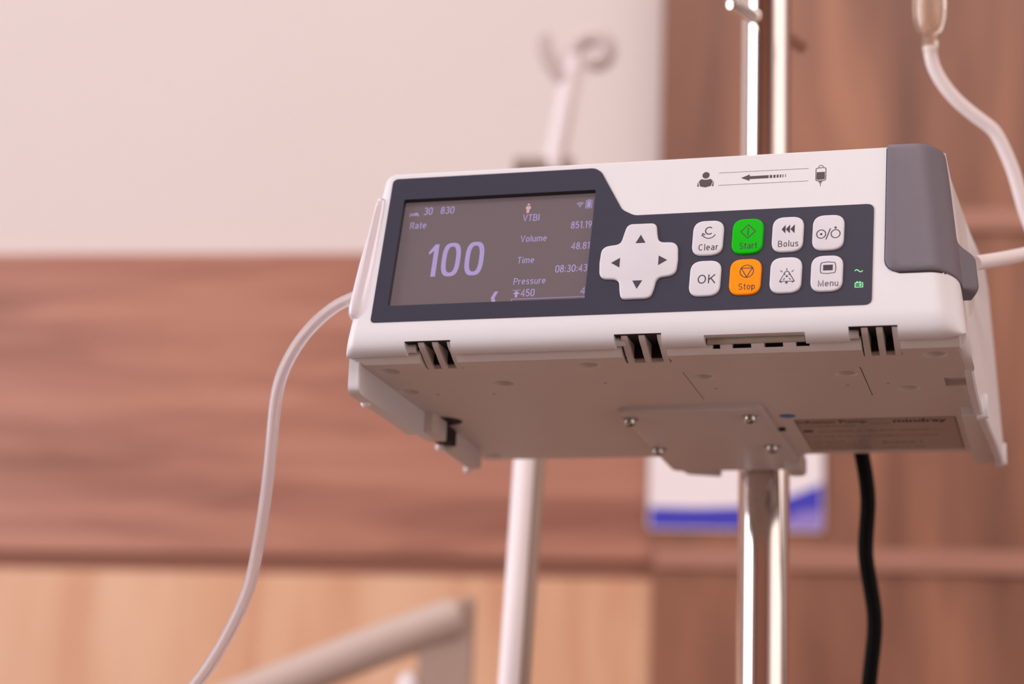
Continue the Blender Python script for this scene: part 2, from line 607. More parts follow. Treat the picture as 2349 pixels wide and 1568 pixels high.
def door_profile(d, db, dt):
    """front door section (y, z): d sets the face in, db lifts the lower edge"""
    pts = [(37, 79.2 - dt), (max(SA * 82.4 + 3, SA * 82.2 + CA * d + 1.8), 79.4 - dt - SA * d * 0.5), (SA * 82.2 + CA * d + 0.9, 82.2 * CA - SA * d - 0.25 - dt)]
    for v in (81.2, 70, 58, 46, 34, 24, 13):
        v2 = min(v, 81.2 - dt)
        pts.append((SA * v2 + CA * d, CA * v2 - SA * d))
    a = Vector((SA * 13 + CA * d, CA * 13 - SA * d))
    e = Vector((max(7.0, 1.0 + d), 1.95 + db))
    c = Vector((0.7 + d * 1.0, 2.55 + db))
    for k in range(1, 13):
        t = k / 12
        q = a * (1 - t) ** 2 + c * 2 * t * (1 - t) + e * t * t
        pts.append((q.x, q.y))
    pts.append((max(13, 2 + d), 3.4 + db))
    pts.append((32, 5.0 + db))
    return pts


def door_stations():
    st = []
    rl, rr = 4.2, 10.5
    for k in range(0, 9):
        a = pi / 2 * k / 8
        st.append((0, rl * (1 - math.sin(a)), rl * (1 - math.cos(a))))   # side 0: distance in from left end
    st2 = []
    for k in range(0, 13):
        a = pi / 2 * k / 12
        st2.append((rr * (1 - math.sin(a)), rr * (1 - math.cos(a))))
    res = []
    for _, dx, d in reversed(st):
        res.append(('l', dx, d))
    for dx, d in st2:
        res.append(('r', dx, d))
    return res


bm = bmesh.new()
rs = []
for side, dx, d in door_stations():
    ring = []
    for y, z in door_profile(d, 0.0 if side == 'l' else d * 0.3, d if side == 'l' else d * 0.1):
        x = xl(z) + dx if side == 'l' else xr(z) - dx
        ring.append(Vector((x, y, z)) * MM)
    rs.append(ring)
rings(bm, rs)
door = mesh_obj('front_door', bm, M['body'], pump, 32)
cut = bmesh.new()
box(cut, -98.9, -21.3, 20.6, 70.9, -3.2, 3, P)
for x0, x1 in ((-89.4, -71.8), (-10.6, 6.6), (72.7, 89.6)):
    box(cut, x0 * MM, x1 * MM, -8 * MM, 40 * MM, -3 * MM, 6.4 * MM)
box(cut, 21.9 * MM, 57.6 * MM, -8 * MM, 40 * MM, -3 * MM, 5.1 * MM)
boolean(door, cut)

# keypad overlay with the window, and its display
panel_pts = [(-103.55, 14.92), (80.74, 14.92), (80.74, 57.04), (-6.8, 57.06), (-11.6, 59.8), (-20.9, 77.3), (-23.6, 79.36), (-103.55, 79.36)]
panel_out = rpoly(panel_pts, [1.6, 2.6, 2.6, 5, 5, 5, 4, 2.2])
keypad = flat('keypad_panel', M['panel'], pump, [panel_out, rrect(-97.75, 21.9, -22.45, 69.5, 0.5)], P, 0.02, 0.28)
flat('window_frame', M['frame'], keypad, [rrect(-98.3, 21.3, -21.9, 70.2, 0.6), rrect(-97.7, 21.95, -22.5, 69.45, 0.4)], P, -2.5, 0.2)
screen = flat('display', M['screen'], pump, [[(-98.8, 20.7), (-21.4, 20.7), (-21.4, 70.8), (-98.8, 70.8)]], P, -2.9, -2.0)
screen['label'] = 'dim lit display showing rate, volume, time and pressure'

ST = [('30', -89.14, -85.73, 62.1, 3.38), ('830', -82.45, -77.12, 62.19, 3.27), ('Rate', -93.81, -87.4, 55.99, 2.98),
      ('VTBI', -49.5, -43.18, 56.98, 3.04), ('851.19', -30.6, -22.74, 52.68, 3.12), ('Volume', -49.41, -39.39, 47.74, 2.84),
      ('48.81', -29.63, -22.7, 43.44, 3.07), ('Time', -49.64, -43.24, 38.3, 2.81), ('08:30:43', -34.73, -22.69, 33.64, 3.21),
      ('Pressure', -50.13, -37.94, 29.12, 2.78), ('450', -46.82, -41.66, 23.8, 3.19), ('4', -24.3, -22.65, 23.88, 2.96)]
for s, x0, x1, base, cap in ST:
    lettering('display_text', s, M['glow'], screen, S, x0, x1, base, cap, -1.96, 0.12)


def S2(u, v, n):
    return S(u, v, n)


def squircle(cx, cy, a, b, p, n=40):
    out = []
    for k in range(n):
        t = 2 * pi * k / n
        c, s_ = math.cos(t), math.sin(t)
        out.append((cx + a * math.copysign(abs(c) ** (2 / p), c), cy + b * math.copysign(abs(s_) ** (2 / p), s_)))
    return out


big = [[(-84.75, 45.0), (-84.45, 43.9), (-82.75, 45.6), (-82.8, 34.12), (-80.95, 34.1), (-80.95, 48.46), (-82.5, 48.46)]]
for cx in (-75.6, -66.5):
    big += [squircle(cx, 41.38, 3.62, 7.42, 2.9), squircle(cx, 41.38, 1.85, 5.75, 2.7)]
flat('display_rate', M['glow'], screen, big, S2, -1.96)
marks('bed_icon', M['glow'], screen, stroke([(-94.5, 61.6), (-94.45, 63.3)], 0.35) + stroke([(-94.4, 62.2), (-91.2, 62.2)], 0.4) + stroke([(-91.2, 61.6), (-91.2, 62.6)], 0.35) + [rrect(-93.9, 62.5, -93.1, 63.1, 0.2), rrect(-92.9, 62.5, -91.4, 63.3, 0.3)], S, -1.95)
wifi = [circle(-28.0, 62.4, 0.28)]
for rr in (0.95, 1.7, 2.45):
    wifi += stroke(arc(-28.0, 62.3, rr * 0.78, 45, 135), 0.3)
marks('wireless_icon', M['glow'], screen, wifi, S, -1.95)
marks('battery_icon', M['glow'], screen, stroke([(-25.72, 61.6), (-23.52, 61.6), (-23.52, 64.95), (-25.72, 64.95)], 0.3, True) + [[(-25.3, 62.0), (-23.95, 62.0), (-23.95, 64.55), (-25.3, 64.55)], [(-25.1, 65.1), (-24.1, 65.1), (-24.1, 65.4), (-25.1, 65.4)]], S, -1.95)
marks('limit_icon', M['glow'], screen, [[(-50.1, 26.55), (-47.1, 26.55), (-47.1, 26.8), (-50.1, 26.8)], [(-48.6, 26.5), (-49.85, 25.0), (-49.0, 25.0), (-49.0, 23.55), (-48.05, 23.55), (-48.05, 25.0), (-47.05, 25.0)]], S, -1.95)
marks('scroll_arrow', M['glow'], screen, [[(-56.9, 26.4), (-55.5, 26.5), (-56.65, 23.75), (-58.1, 23.8)], [(-58.1, 23.8), (-56.65, 23.75), (-55.95, 21.4), (-57.45, 21.4)]], S, -1.95)
marks('scale_bar', M['glow'], screen, stroke([(-50.1, 21.4), (-50.05, 22.85), (-22.75, 22.85), (-22.78, 21.9)], 0.22), S, -1.95)
flat('display_person', M['glow_person'], screen, [circle(-47.95, 64.5, 0.48), rpoly([(-48.85, 63.75), (-48.9, 62.4), (-48.5, 62.4), (-48.5, 60.7), (-47.45, 60.7), (-47.4, 62.4), (-46.95, 62.4), (-47.0, 63.75)], 0.15)], S2, -1.95)

# keys


def offset_poly(pts, d):
    out = []
    n = len(pts)
    for i in range(n):
        a, b = Vector(pts[i - 1]).to_2d(), Vector(pts[(i + 1) % n]).to_2d()
        t = (b - a).normalized()
        out.append((pts[i][0] - t.y * d, pts[i][1] + t.x * d))
    return out


def dome_key(name, m, outline, h=0.85, n0=0.2, parent=None):
    """raised rubber key: outline (anticlockwise) rising to a soft flat top"""
    bm = bmesh.new()
    rs = []
    for d, n in ((0, n0), (0.0, n0 + h * 0.45), (0.08, n0 + h * 0.7), (0.25, n0 + h * 0.88), (0.5, n0 + h * 0.97), (0.75, n0 + h)):
        rs.append([P(x, y, n) for x, y in offset_poly(outline, d)])
    rings(bm, rs)
    return mesh_obj(name, bm, m, parent or pump, 60)


BT = 0.2 + 0.85 + 0.03      # top of a key
BX = [21.45 + 14.47 * i for i in range(4)]
BY = [28.0, 45.25]


def key_outline(cx, cy):
    hw, hh = 5.72, 7.45
    return rpoly([(cx - hw, cy - hh), (cx + hw - 0.2, cy - hh), (cx + hw, cy + hh), (cx - hw + 0.1, cy + hh)], 4.1, 8)


def add_key(i, j, m, label, shapes, word=None):
    k = dome_key('key', m, key_outline(BX[i], BY[j]))
    k['label'] = label
    # slight draw-back because the key tops stand in front of the face they were measured on
    f = lambda u, v, n: P(u + (u - 150) * -0.0017, v + (v + 368) * -0.0017, n)
    if shapes:
        marks('key_symbol', M['ink'], k, shapes, f, BT)
    if word:
        s, x0, x1, base, cap = word
        lettering('key_lettering', s, M['ink'], k, f, x0, x1, base, cap, BT, 0.115, 0.16)


add_key(0, 1, M['key'], 'white key marked Clear', stroke(arc(21.6, 48.9, 1.4, 48, 312, 20, 1.5), 0.42) + stroke(arc(21.55, 48.2, 2.5, 208, 338, 18, 2.6), 0.34) + stroke([(18.95, 46.7), (19.3, 47.75), (20.15, 47.2)], 0.4), ('Clear', 18.05, 25.21, 40.44, 2.74))
add_key(1, 1, M['green'], 'green key marked Start', stroke([(35.8, 50.7), (38.45, 47.82), (35.82, 44.9), (33.15, 47.8)], 0.33, True) + stroke([(35.83, 49.5), (35.83, 46.05)], 0.36), ('Start', 32.95, 39.3, 40.3, 2.81))
add_key(2, 1, M['key'], 'white key marked Bolus', [[(47.94, 48.0), (49.35, 46.17), (49.35, 49.91)], [(49.4, 47.97), (50.95, 46.17), (50.95, 49.91)], [(51.1, 47.97), (52.65, 46.1), (52.65, 49.93)]], ('Bolus', 46.91, 54.21, 40.47, 2.66))
add_key(3, 1, M['key'], 'white key with the power symbol', stroke(arc(62.2, 45.2, 1.6, 0, 345, 26, 1.78), 0.36, True) + [circle(62.2, 45.2, 0.45)] + stroke([(63.95, 42.81), (65.45, 47.49)], 0.38) + stroke(arc(67.33, 45.12, 1.6, 0, 345, 26, 1.72), 0.36, True) + [circle(67.25, 47.72, 0.45)])
add_key(0, 0, M['key'], 'white key marked OK', None, ('OK', 18.55, 25.06, 26.32, 3.73))
add_key(1, 0, M['orange'], 'orange key marked Stop', stroke(arc(36.18, 30.8, 2.42, 0, 348, 30, 2.6), 0.33, True) + stroke([(34.15, 32.15), (38.15, 32.15), (36.22, 28.3)], 0.33, True), ('Stop', 33.5, 39.42, 23.05, 2.71))
bell = stroke([(48.15, 25.95), (49.75, 29.3)] + arc(50.6, 29.0, 0.95, 165, 15, 10, 1.05) + [(51.6, 29.0), (53.35, 25.9)], 0.3) + stroke([(48.0, 25.92), (53.5, 25.85)], 0.3)
bell += stroke([(50.5, 31.4), (50.53, 30.35)], 0.28) + stroke([(48.25, 30.55), (49.0, 29.75)], 0.28) + stroke([(53.0, 30.5), (52.25, 29.72)], 0.28)
bell += stroke([(49.6, 29.1), (50.05, 28.6)], 0.36) + stroke([(51.75, 29.1), (51.2, 28.6)], 0.36) + stroke([(50.3, 27.7), (50.9, 28.3)], 0.36) + stroke([(50.3, 28.3), (50.9, 27.7)], 0.36)
bell += stroke([(49.3, 26.5), (50.05, 27.2)], 0.32) + stroke([(52.1, 26.5), (51.35, 27.2)], 0.32) + [circle(50.6, 25.3, 0.42)] + stroke([(48.5, 25.8), (48.75, 25.3)], 0.4) + stroke([(52.9, 25.75), (52.6, 25.3)], 0.4)
k = dome_key('key', M['key'], key_outline(BX[2], BY[0]))
k['label'] = 'white key with a crossed bell'
fk = lambda u, v, n: P(u + (u - 150) * -0.0017, v + (v + 368) * -0.0017, n)
marks('key_symbol', M['ink'], k, bell, fk, BT)
add_key(3, 0, M['key'], 'white key marked Menu', stroke(rpoly([(62.55, 28.75), (65.05, 28.45), (67.65, 28.75), (67.85, 30.9), (67.55, 32.95), (65.0, 33.3), (62.6, 33.0), (62.4, 30.9)], 0.5), 0.3, True) + [[(63.35, 29.73), (66.78, 29.73), (66.78, 32.1), (63.35, 32.1)]], ('Menu', 61.76, 68.9, 23.12, 2.55))

# direction pad
dp = [(-8.95, 20.5), (1.9, 20.5), (3.0, 24.5), (3.7, 29.0), (10.6, 30.0), (11.0, 36.5), (10.5, 44.0), (3.3, 44.3), (2.5, 48.5), (2.0, 52.75), (-8.9, 52.85), (-9.9, 48.5), (-10.8, 44.2), (-17.8, 43.4), (-18.1, 36.5), (-17.6, 29.6), (-10.2, 29.0), (-9.7, 24.5)]
dpr = [3.4, 3.4, 3, 2.6, 3.4, 6, 3.4, 2.6, 3, 3.4, 3.4, 3, 2.6, 3.4, 6, 3.4, 2.6, 3]
pad = dome_key('direction_pad', M['key'], rpoly(dp, dpr, 8), 0.95)
pad['label'] = 'white cross-shaped pad with four arrows'
for t in ([(-3.72, 48.48), (-5.47, 44.86), (-1.73, 44.87)], [(-13.93, 36.74), (-10.65, 34.6), (-10.7, 38.8)], [(6.87, 36.98), (3.61, 39.05), (3.64, 34.9)], [(-3.5, 25.1), (-1.69, 28.74), (-5.37, 28.72)]):
    flat('arrow_mark', M['ink'], pad, [t], fk, 0.2 + 0.95 + 0.03)

# indicators
marks('mains_indicator', M['led'], keypad, stroke([(74.55, 28.85), (74.85, 29.2), (75.25, 29.35), (75.7, 29.1), (76.1, 28.65), (76.55, 28.4), (76.95, 28.5), (77.3, 28.95)], 0.33), P, 0.31)
led = stroke([(74.82, 22.1), (77.45, 22.1), (77.45, 23.85), (74.82, 23.85)], 0.3, True) + [[(75.2, 23.9), (75.8, 23.9), (75.8, 24.45), (75.2, 24.45)], [(76.2, 23.9), (76.75, 23.9), (76.75, 24.45), (76.2, 24.45)]]
led += [[(75.2, 22.87), (75.95, 22.87), (75.95, 23.1), (75.2, 23.1)], circle(76.6, 22.98, 0.42)]
marks('battery_indicator', M['led'], keypad, led, P, 0.31)

# flow marking printed on the door
fm = stroke([(23.68, 74.2), (56.77, 74.1)], 0.14) + stroke([(23.72, 68.68), (56.78, 68.6)], 0.14)
fm += [circle(18.88, 73.5, 1.36, 28, 1.45), rpoly([(16.9, 68.65), (16.35, 70.9), (17.3, 71.9), (18.3, 71.55), (19.6, 71.55), (20.7, 71.85), (21.6, 70.8), (20.95, 68.65), (18.9, 68.1)], 0.4)]
fm += [[(15.85, 68.55), (16.5, 68.6), (16.15, 70.4), (16.02, 70.65)], [(21.95, 68.5), (21.3, 68.5), (21.7, 70.4), (21.88, 70.7)]]
fm += [[(32.0, 71.42), (35.2, 70.02), (35.2, 70.76), (42.2, 70.76), (42.2, 72.07), (35.2, 72.02), (35.2, 72.85)]]
for a, b in ((42.56, 43.5), (43.92, 44.73), (45.13, 45.83), (46.28, 46.78), (47.26, 47.58), (48.24, 48.48)):
    fm += [[(a, 70.78), (b, 70.78), (b, 72.06), (a, 72.06)]]
bag_o = rpoly([(59.5, 68.35), (63.05, 68.4), (63.05, 74.1), (59.4, 74.05)], 0.8)
fm += stroke(bag_o, 0.28, True)
fm += [rpoly([(59.72, 68.85), (62.75, 68.9), (62.65, 72.2), (59.72, 72.2)], [0.6, 0.6, 0.05, 0.05])]
fm += stroke(arc(61.2, 74.2, 0.9, 10, 170, 12, 1.0), 0.24)
fm += [[(60.4, 68.15), (61.95, 68.2), (61.75, 67.9), (60.6, 67.85)], [(60.72, 67.3), (61.6, 67.3), (61.6, 67.7), (60.72, 67.7)], [(61.08, 66.0), (61.3, 66.0), (61.3, 67.25), (61.08, 67.25)]]
marks('flow_marking', M['ink_brown'], door, fm, P, 0.05)

# grey latch cover wrapping round the right edge


def cover_ring(v, inset=0.0, grow=0.0, tab=1.0):
    z = v * CA
    xe = xr(z) + 0.8
    xe -= grow
    b = tab * 5.6 * sm((49.5 - v) / 7.0) * (math.sqrt(max(0.0, 1 - ((31.5 - v) / 4.6) ** 2)) if v < 31.5 else 1)
    u0 = 85.0 - grow
    if v < 33.2:
        q = 33.2 - v
        u0 += 5.5 - math.sqrt(max(0, 5.5 ** 2 - q * q))
    pr = []
    R = 11.3
    nf = 0.9 - inset
    pr += [(u0, -2.0), (u0, nf - 0.3), (u0 + 0.3, nf)]
    pr += [(lerp(u0 + 0.3, xe - R, t), nf) for t in (0.35, 0.7, 1.0)]
    for kk in range(1, 11):
        a = pi / 2 * kk / 10
        pr.append((xe - R + R * math.sin(a), nf - R * (1 - math.cos(a))))
    bumpf = (0.0, 0.25, 0.62, 0.9, 1.0, 0.93, 0.7)
    pr[-1] = (pr[-1][0] + b * 0.05, pr[-1][1])
    for kk, f in enumerate(bumpf):
        pr.append((xe + b * f + (0.15 if kk else 0), nf - R - (0.05 if grow else 1.3) * (kk + 1)))
    pr.append((xe - 3, nf - R - (0.05 if grow else 1.3) * 7))
    pr.append((xe - R, -6.0))
    return [P(u, v, n) for u, n in pr]


bm = bmesh.new()
vv = [27.75, 28.1, 28.8, 29.8, 31, 32.2, 33.2, 36, 39, 41, 42.5, 44, 45.5, 47, 48.5, 50, 52, 58, 66, 74, 80, 82.0, 82.6]
ins = {27.75: 1.0, 28.1: 0.45, 28.8: 0.12, 82.6: 0.8, 82.0: 0.2}
rings(bm, [cover_ring(v, ins.get(v, 0.0)) for v in vv])
cov = mesh_obj('latch_cover', bm, M['cover'], pump, 50)
cov['label'] = 'grey latch cover with a thumb tab'
bm = bmesh.new()
rings(bm, [cover_ring(v, 0.72, 0.45, 0.0) for v in (27.3, 28.3, 29.5, 31, 32.2, 33.2, 39, 42, 44, 46, 48, 50, 60, 70, 79, 81.0)])
mesh_obj('cover_gap', bm, M['black'], pump, 30)  # black backing slab added to draw the dark gap round the cover

# glossy lavender lever on the left edge


def chaikin(p, n=2):
    for _ in range(n):
        q = [p[0]]
        for a_, b_ in zip(p, p[1:]):
            q += [(a_[0] * .75 + b_[0] * .25, a_[1] * .75 + b_[1] * .25), (a_[0] * .25 + b_[0] * .75, a_[1] * .25 + b_[1] * .75)]
        p = q + [p[-1]]
    return p


bm = bmesh.new()
rs = []
for v, t in ((17.3, .15), (17.9, .45), (19.2, .72), (21.5, .9), (25, 1), (32, 1), (40, 1), (48, 1), (56, 1), (62, .98), (66, .92), (68.6, .78), (69.9, .5), (70.5, .15)):
    z = v * CA
    xe = xl(z)
    bul = 1.8 * min(1, t * 1.2) * sm((72 - v) / 34)
    bul = lerp(-2.8, bul, min(1, t * 1.3))
    inn = lerp(xe + 2.2, -105.5, min(1, t * 1.15))
    rid = lerp(-110.9, -107.9, (v - 18) / 52)
    top = chaikin([(inn, 0.03), (inn - 0.5, -0.02), (lerp(inn, rid, .5), 0.35 * t), (lerp(inn, rid, .85), 1.5 * t), (rid - 0.5, 2.0 * t), (lerp(rid, xe - bul, .5), 1.6 * t), (xe - bul + 0.4, 0.2), (xe - bul, -2.2), (xe - bul * .9, -5.0), (xe - bul * .5, -9.0)])
    rs.append([P(u, v, n) for u, n in top + [(xe + 1.5, -10), (inn, -3.0)]])
rings(bm, rs)
lev = mesh_obj('door_lever', bm, M['grip'], pump, 60)
lev['label'] = 'glossy pale lavender lever along the left edge'

# rear case with its underside


def XR(y, z):
    return lerp(lerp(112.9, 104.4, z / 80), lerp(118.0, 111.6, z / 80), sm((y - 40) / 150) if z > 0 else sm((y - 60) / 125))


bm = bmesh.new()
YB = 184.5
prof = [(10.3, -0.2), (10.0, 0.0), (7.9, 2.5), (9.0, 4.6), (29.5, 5.5), (29.5, 78.8), (31.5, 79.2), (176, 79.2), (YB, 72), (YB, -0.2)]
rs = []
for k in range(5):
    ring = []
    for y, z in prof:
        x0 = max(xl(z), -110.2) if z < 6 else xl(z)
        x1 = 110.2 if z < 6 else XR(y, z) - 1.0
        ring.append(Vector((lerp(x0, x1, k / 4), y, z)) * MM)
    rs.append(ring)
rings(bm, rs)
case = mesh_obj('rear_case', bm, M['case'], pump, 30)
cut = bmesh.new()
for x0, x1 in ((-85.2, -71.0), (-9.2, 7.6), (76.4, 90.0)):
    box(cut, x0 * MM, x1 * MM, 6 * MM, 19.2 * MM, -3 * MM, 20 * MM)
for x0, x1 in ((31.2, 38.0), (42.6, 49.3), (24.2, 26.9), (53.8, 58.6)):
    box(cut, x0 * MM, x1 * MM, 6 * MM, 11.6 * MM, 1.5 * MM, 9 * MM)


def disc(b, x, y, r, depth, n=28, slope=0.5):
    d = Vector((0, 0, 1))
    lathe(b, [(r, -1.0 * MM), (r, 0.0), (r * slope, depth)], U(x, y), n)


for x, y in ((-101.2, 20.7), (-104.0, 53.6), (-63.0, 43.8), (-23.9, 20.5), (100.9, 19.8), (87.7, 68.6), (-103.5, 176)):
    disc(cut, x, y, 4.3 * MM, 2.0 * MM, 28, 0.75)
for x, y in ((-93.8, 59.2), (-71.1, 60.2), (-23.8, 47.6), (80.9, 60.2)):
    disc(cut, x, y, 0.85 * MM, 1.4 * MM, 12, 0.95)
box(cut, 8.4 * MM, 73.6 * MM, 34.4 * MM, 79.0 * MM, -3 * MM, 3 * MM)
box(cut, 101.6 * MM, 109.7 * MM, 54 * MM, 67 * MM, -3 * MM, 2.2 * MM)
boolean(case, cut)
# battery door set in the underside
bd = flat('battery_door', M['case'], pump, [rpoly([(8.75, 34.52), (73.2, 34.52), (73.2, 78.9), (8.75, 78.9)], 0.6)], U, -2.9, 0.0)
bd['label'] = 'rectangular battery door in the underside'
cut = bmesh.new()
for x, y in ((14.5, 43.0), (67.4, 43.8)):
    disc(cut, x, y, 4.3 * MM, 2.0 * MM, 28, 0.75)
for x, y in ((16.2, 61.3), (66.0, 61.3)):
    disc(cut, x, y, 0.85 * MM, 1.4 * MM, 12, 0.95)
boolean(bd, cut)

# hinges: three curved ribs each; a black lining puts in the pocket's shade
for hx, (nx0, nx1) in (((-85.2, -71.0), (-89.4, -71.8)), ((-9.2, 7.6), (-10.6, 6.6)), ((76.4, 90.0), (72.7, 89.6))):
    bm = bmesh.new()
    wd = hx[1] - hx[0]
    for t in (0.12, 0.50, 0.90):
        x = lerp(hx[0], hx[1], t)
        pr = [(3.6, 9.5), (3.7, 7.2), (4.0, 6.0), (4.9, 5.0), (6.6, 4.1), (8.8, 3.3), (10.6, 2.5), (12.4, 1.5), (15.0, 0.5), (17.4, -0.15), (18.9, -0.2), (18.9, 9.5)]
        rings(bm, [[Vector((xx, y, z)) * MM for y, z in pr] for xx in (x - 1.1, x + 1.1)])
    hg = mesh_obj('hinge', bm, M['case'], pump, 40)
    bm = bmesh.new()
    sweep(bm, [Vector((nx0 - 0.5, 7.4, 4.9)) * MM, Vector((nx0 + 3.2, 7.4, 4.9)) * MM], 1.7 * MM, 16)
    mesh_obj('hinge_barrel', bm, M['body'], hg, 40)
    bm = bmesh.new()
    prs = [(3.0, 6.15), (17.2, 6.15), (17.2, 1.3), (18.6, 1.3), (18.6, 7.2), (3.0, 7.2)]
    rings(bm, [[Vector((xx, y, z)) * MM for y, z in prs] for xx in (nx0 + .1, hx[1] - .1)])
    mesh_obj('hinge_pocket_shade', bm, M['black'], hg, 0)

# clear strip and dark slot under the keypad
bm = bmesh.new()
sweep(bm, [Vector((22.5, 8.2, 4.1)) * MM, Vector((57.0, 8.2, 4.1)) * MM], 1.25 * MM, 14)
mesh_obj('clear_strip', bm, mat('clear_strip_plastic', (0.62, 0.54, 0.44, 1), 0.15, noise=0.05, trans=0.3), pump, 40)
bm = bmesh.new()
box(bm, 24.3 * MM, 58.5 * MM, 11.3 * MM, 12.6 * MM, 1.0 * MM, 6.5 * MM)
mesh_obj('slot', bm, M['black'], pump, 0)

# left skirt with its latch blocks
bm = bmesh.new()
pl = rpoly([(9.2, 4.5), (9.2, -11.0), (82, -11.0), (89, -8.6), (104, -8.4), (104, 4.5)], [0.3, 3.4, 2, 1, 0.5, 0.3])
rings(bm, [[Vector((x + dx, lerp(60, y, s), lerp(0, z, s))) * MM for y, z in pl] for x, dx, s in ((-112.6, 0, 0.985), (-112.9, 0, 1), (-109.0, 0, 1), (-108.5, 0, 0.99))])
sk = mesh_obj('left_skirt', bm, M['body'], pump, 40)
bm = bmesh.new()
box(bm, -112.4 * MM, -104.6 * MM, 89 * MM, 108 * MM, -8.4 * MM, 1 * MM)
bevel_all(bm, 0.8 * MM)
mesh_obj('latch_block', bm, M['case'], sk, 40)
bm = bmesh.new()
box(bm, -112.0 * MM, -105.6 * MM, 107 * MM, 124.5 * MM, -6.8 * MM, 1 * MM)
mesh_obj('latch_slot', bm, M['black'], sk, 0)
bm = bmesh.new()
lathe(bm, [(8.0 * MM, 0), (7.9 * MM, 0.08 * MM)], U(-105.5, 105, 0.0), 28, (0, 0, -1))
mesh_obj('latch_hole', bm, M['black'], sk, 0)
bm = bmesh.new()
box(bm, -112.6 * MM, -106.0 * MM, 124 * MM, 166 * MM, -8.6 * MM, 1 * MM)
bevel_all(bm, 1.6 * MM)
mesh_obj('latch_block', bm, M['case'], sk, 40)
for x, y, z in ((-111.5, 26, -10.6), (-112.0, 122, -7.0), (-111.6, 163, -8.3)):
    bm = bmesh.new()
    lathe(bm, [(2.0 * MM, 0), (1.9 * MM, 1.0 * MM), (1.2 * MM, 1.9 * MM), (0.2 * MM, 2.2 * MM)], Vector((x, y, z)) * MM, 18, (0, 0, -1))
    mesh_obj('rubber_foot', bm, M['enamel'], sk, 60)

# right side panel
ys = [30, 36, 41, 46, 56, 68, 80, 90, 93.5, 94.5, 96, 120, 150, 175, 188, 193, 195]
zlo = [3.5, 3.0, 0.6, -1.2, -2.0, -2.8, -3.8, -4.6, -5.0, -5.0, -3.9, -4.3, -4.9, -5.4, -5.7, -5.4, -3.0]


def rx(y, z):
    t = sm((y - 60) / 130)
    return lerp(lerp(112.9, 105.0, max(0, z) / 80), lerp(117.4, 111.8, max(0, z) / 80), t)


bm = bmesh.new()
rs = []
for y, zl_ in zip(ys, zlo):
    zt = lerp(78.9, 78.0, (y - 30) / 165) if y < 188 else (75 if y < 194 else 70)
    nz = 10
    out = [Vector((rx(y, lerp(zl_ + 0.7, zt - 1, k / nz)), y, lerp(zl_ + 0.7, zt - 1, k / nz))) * MM for k in range(nz + 1)]
    inn = [Vector((rx(y, z) - 3.2, y, z)) * MM for z in (zt, 40, 10, zl_)]
    out.insert(0, Vector((rx(y, zl_) - 0.7, y, zl_)) * MM)
    rs.append(out + inn)
rings(bm, rs)
sp = mesh_obj('side_panel', bm, M['body'], pump, 35)
bm = bmesh.new()
box(bm, 105.3 * MM, 113.4 * MM, 101.5 * MM, 193.5 * MM, -3.9 * MM, 1.5 * MM)
bevel_all(bm, 0.5 * MM)
mesh_obj('mounting_rail', bm, M['case'], sp, 40)
for x, y, z in ((114.2, 95, -2.0), (117.2, 190, -1.0)):
    bm = bmesh.new()
    sweep(bm, [Vector((x - 3, y, z - 3.5)) * MM, Vector((x - 0.2, y, z - 3.5)) * MM, Vector((x, y, z + 5)) * MM], [1.6 * MM, 1.8 * MM, 1.3 * MM], 14)
    mesh_obj('rubber_foot', bm, M['body'], sp, 60)
bm = bmesh.new()
rs = []
for y, xi, xo, zo in ((12.5, 109.85, 112.4, 2.8), (16, 110.0, 112.7, 2.4), (25, 110.3, 113.0, 1.4), (34, 110.6, 113.2, 0.4), (40, 111.0, 113.4, -0.2), (44, 111.8, 113.0, -0.5)):
    rs.append([Vector((x, y, z)) * MM for x, z in ((xi, -0.22), (lerp(xi, xo, .5), lerp(-.22, zo, .42)), (xo, zo), (xo, 6), (xi - 2, 6), (xi - 2, -0.15))])
rings(bm, rs)
mesh_obj('corner_fillet', bm, M['body'], sp, 60)
# rating label and blue dot
lab = flat('rating_label', M['label'], pump, [rrect(38.0, 117.2, 102.0, 178.2, 0.6)], U, 0.03, 0.12)
lab['label'] = 'silver rating label with small black print'


def UL(x, y, n):
    """label lettering reads from below with its top towards the front of the pump"""
    return U(x, -y, n)


for s, x0, x1, b_, c_, wt in (('Infusion Pump', 39.0, 66.5, -124.6, 5.4, 0.014), ('mindray', 77.0, 98.2, -125.2, 5.6, 0.03)):
    text('label_lettering', s, M['ink_dark'], lab, UL, x0, x1, b_, c_, 0.15, wt)
# the small print is too soft to read in the photograph: rows of fine strokes
rnd = random.Random(4)
for x0, x1, b_, c_ in ((68.0, 76.0, -127.5, 2.2), (39.0, 62, -130.6, 2.2), (45.5, 95, -140.4, 2.4), (39.5, 93, -150.6, 2.4), (40.5, 62.5, -160.3, 2.6), (40.5, 60.5, -166.4, 2.6), (40.5, 63.5, -172.6, 2.6), (68.5, 86.0, -164.4, 4.2), (68.5, 86.0, -173.8, 3.0)):
    q, x = [], x0
    while x < x1:
        if rnd.random() < 0.16:
            x += 0.9
        h_ = c_ * rnd.choice((0.65, 0.65, 0.7, 1.0))
        q += stroke([(x, b_), (x, b_ + h_)], 0.28)
        if rnd.random() < 0.5:
            q += stroke([(x, b_ + h_ * rnd.choice((0.1, 0.9))), (x + 0.6, b_ + h_ * rnd.choice((0.1, 0.9)))], 0.3)
        x += 0.85
    marks('label_print', M['ink_dark'], lab, q, UL, 0.15)
flat('label_symbol', M['ink_dark'], lab, [[(39.2, 136.4), (43.2, 136.4), (43.2, 140.5), (39.2, 140.5)]], U, 0.16)
flat('label_frame', M['ink_dark'], lab, stroke(rrect(38.4, 117.6, 101.6, 177.8, 0.4), 0.3, True), U, 0.155)
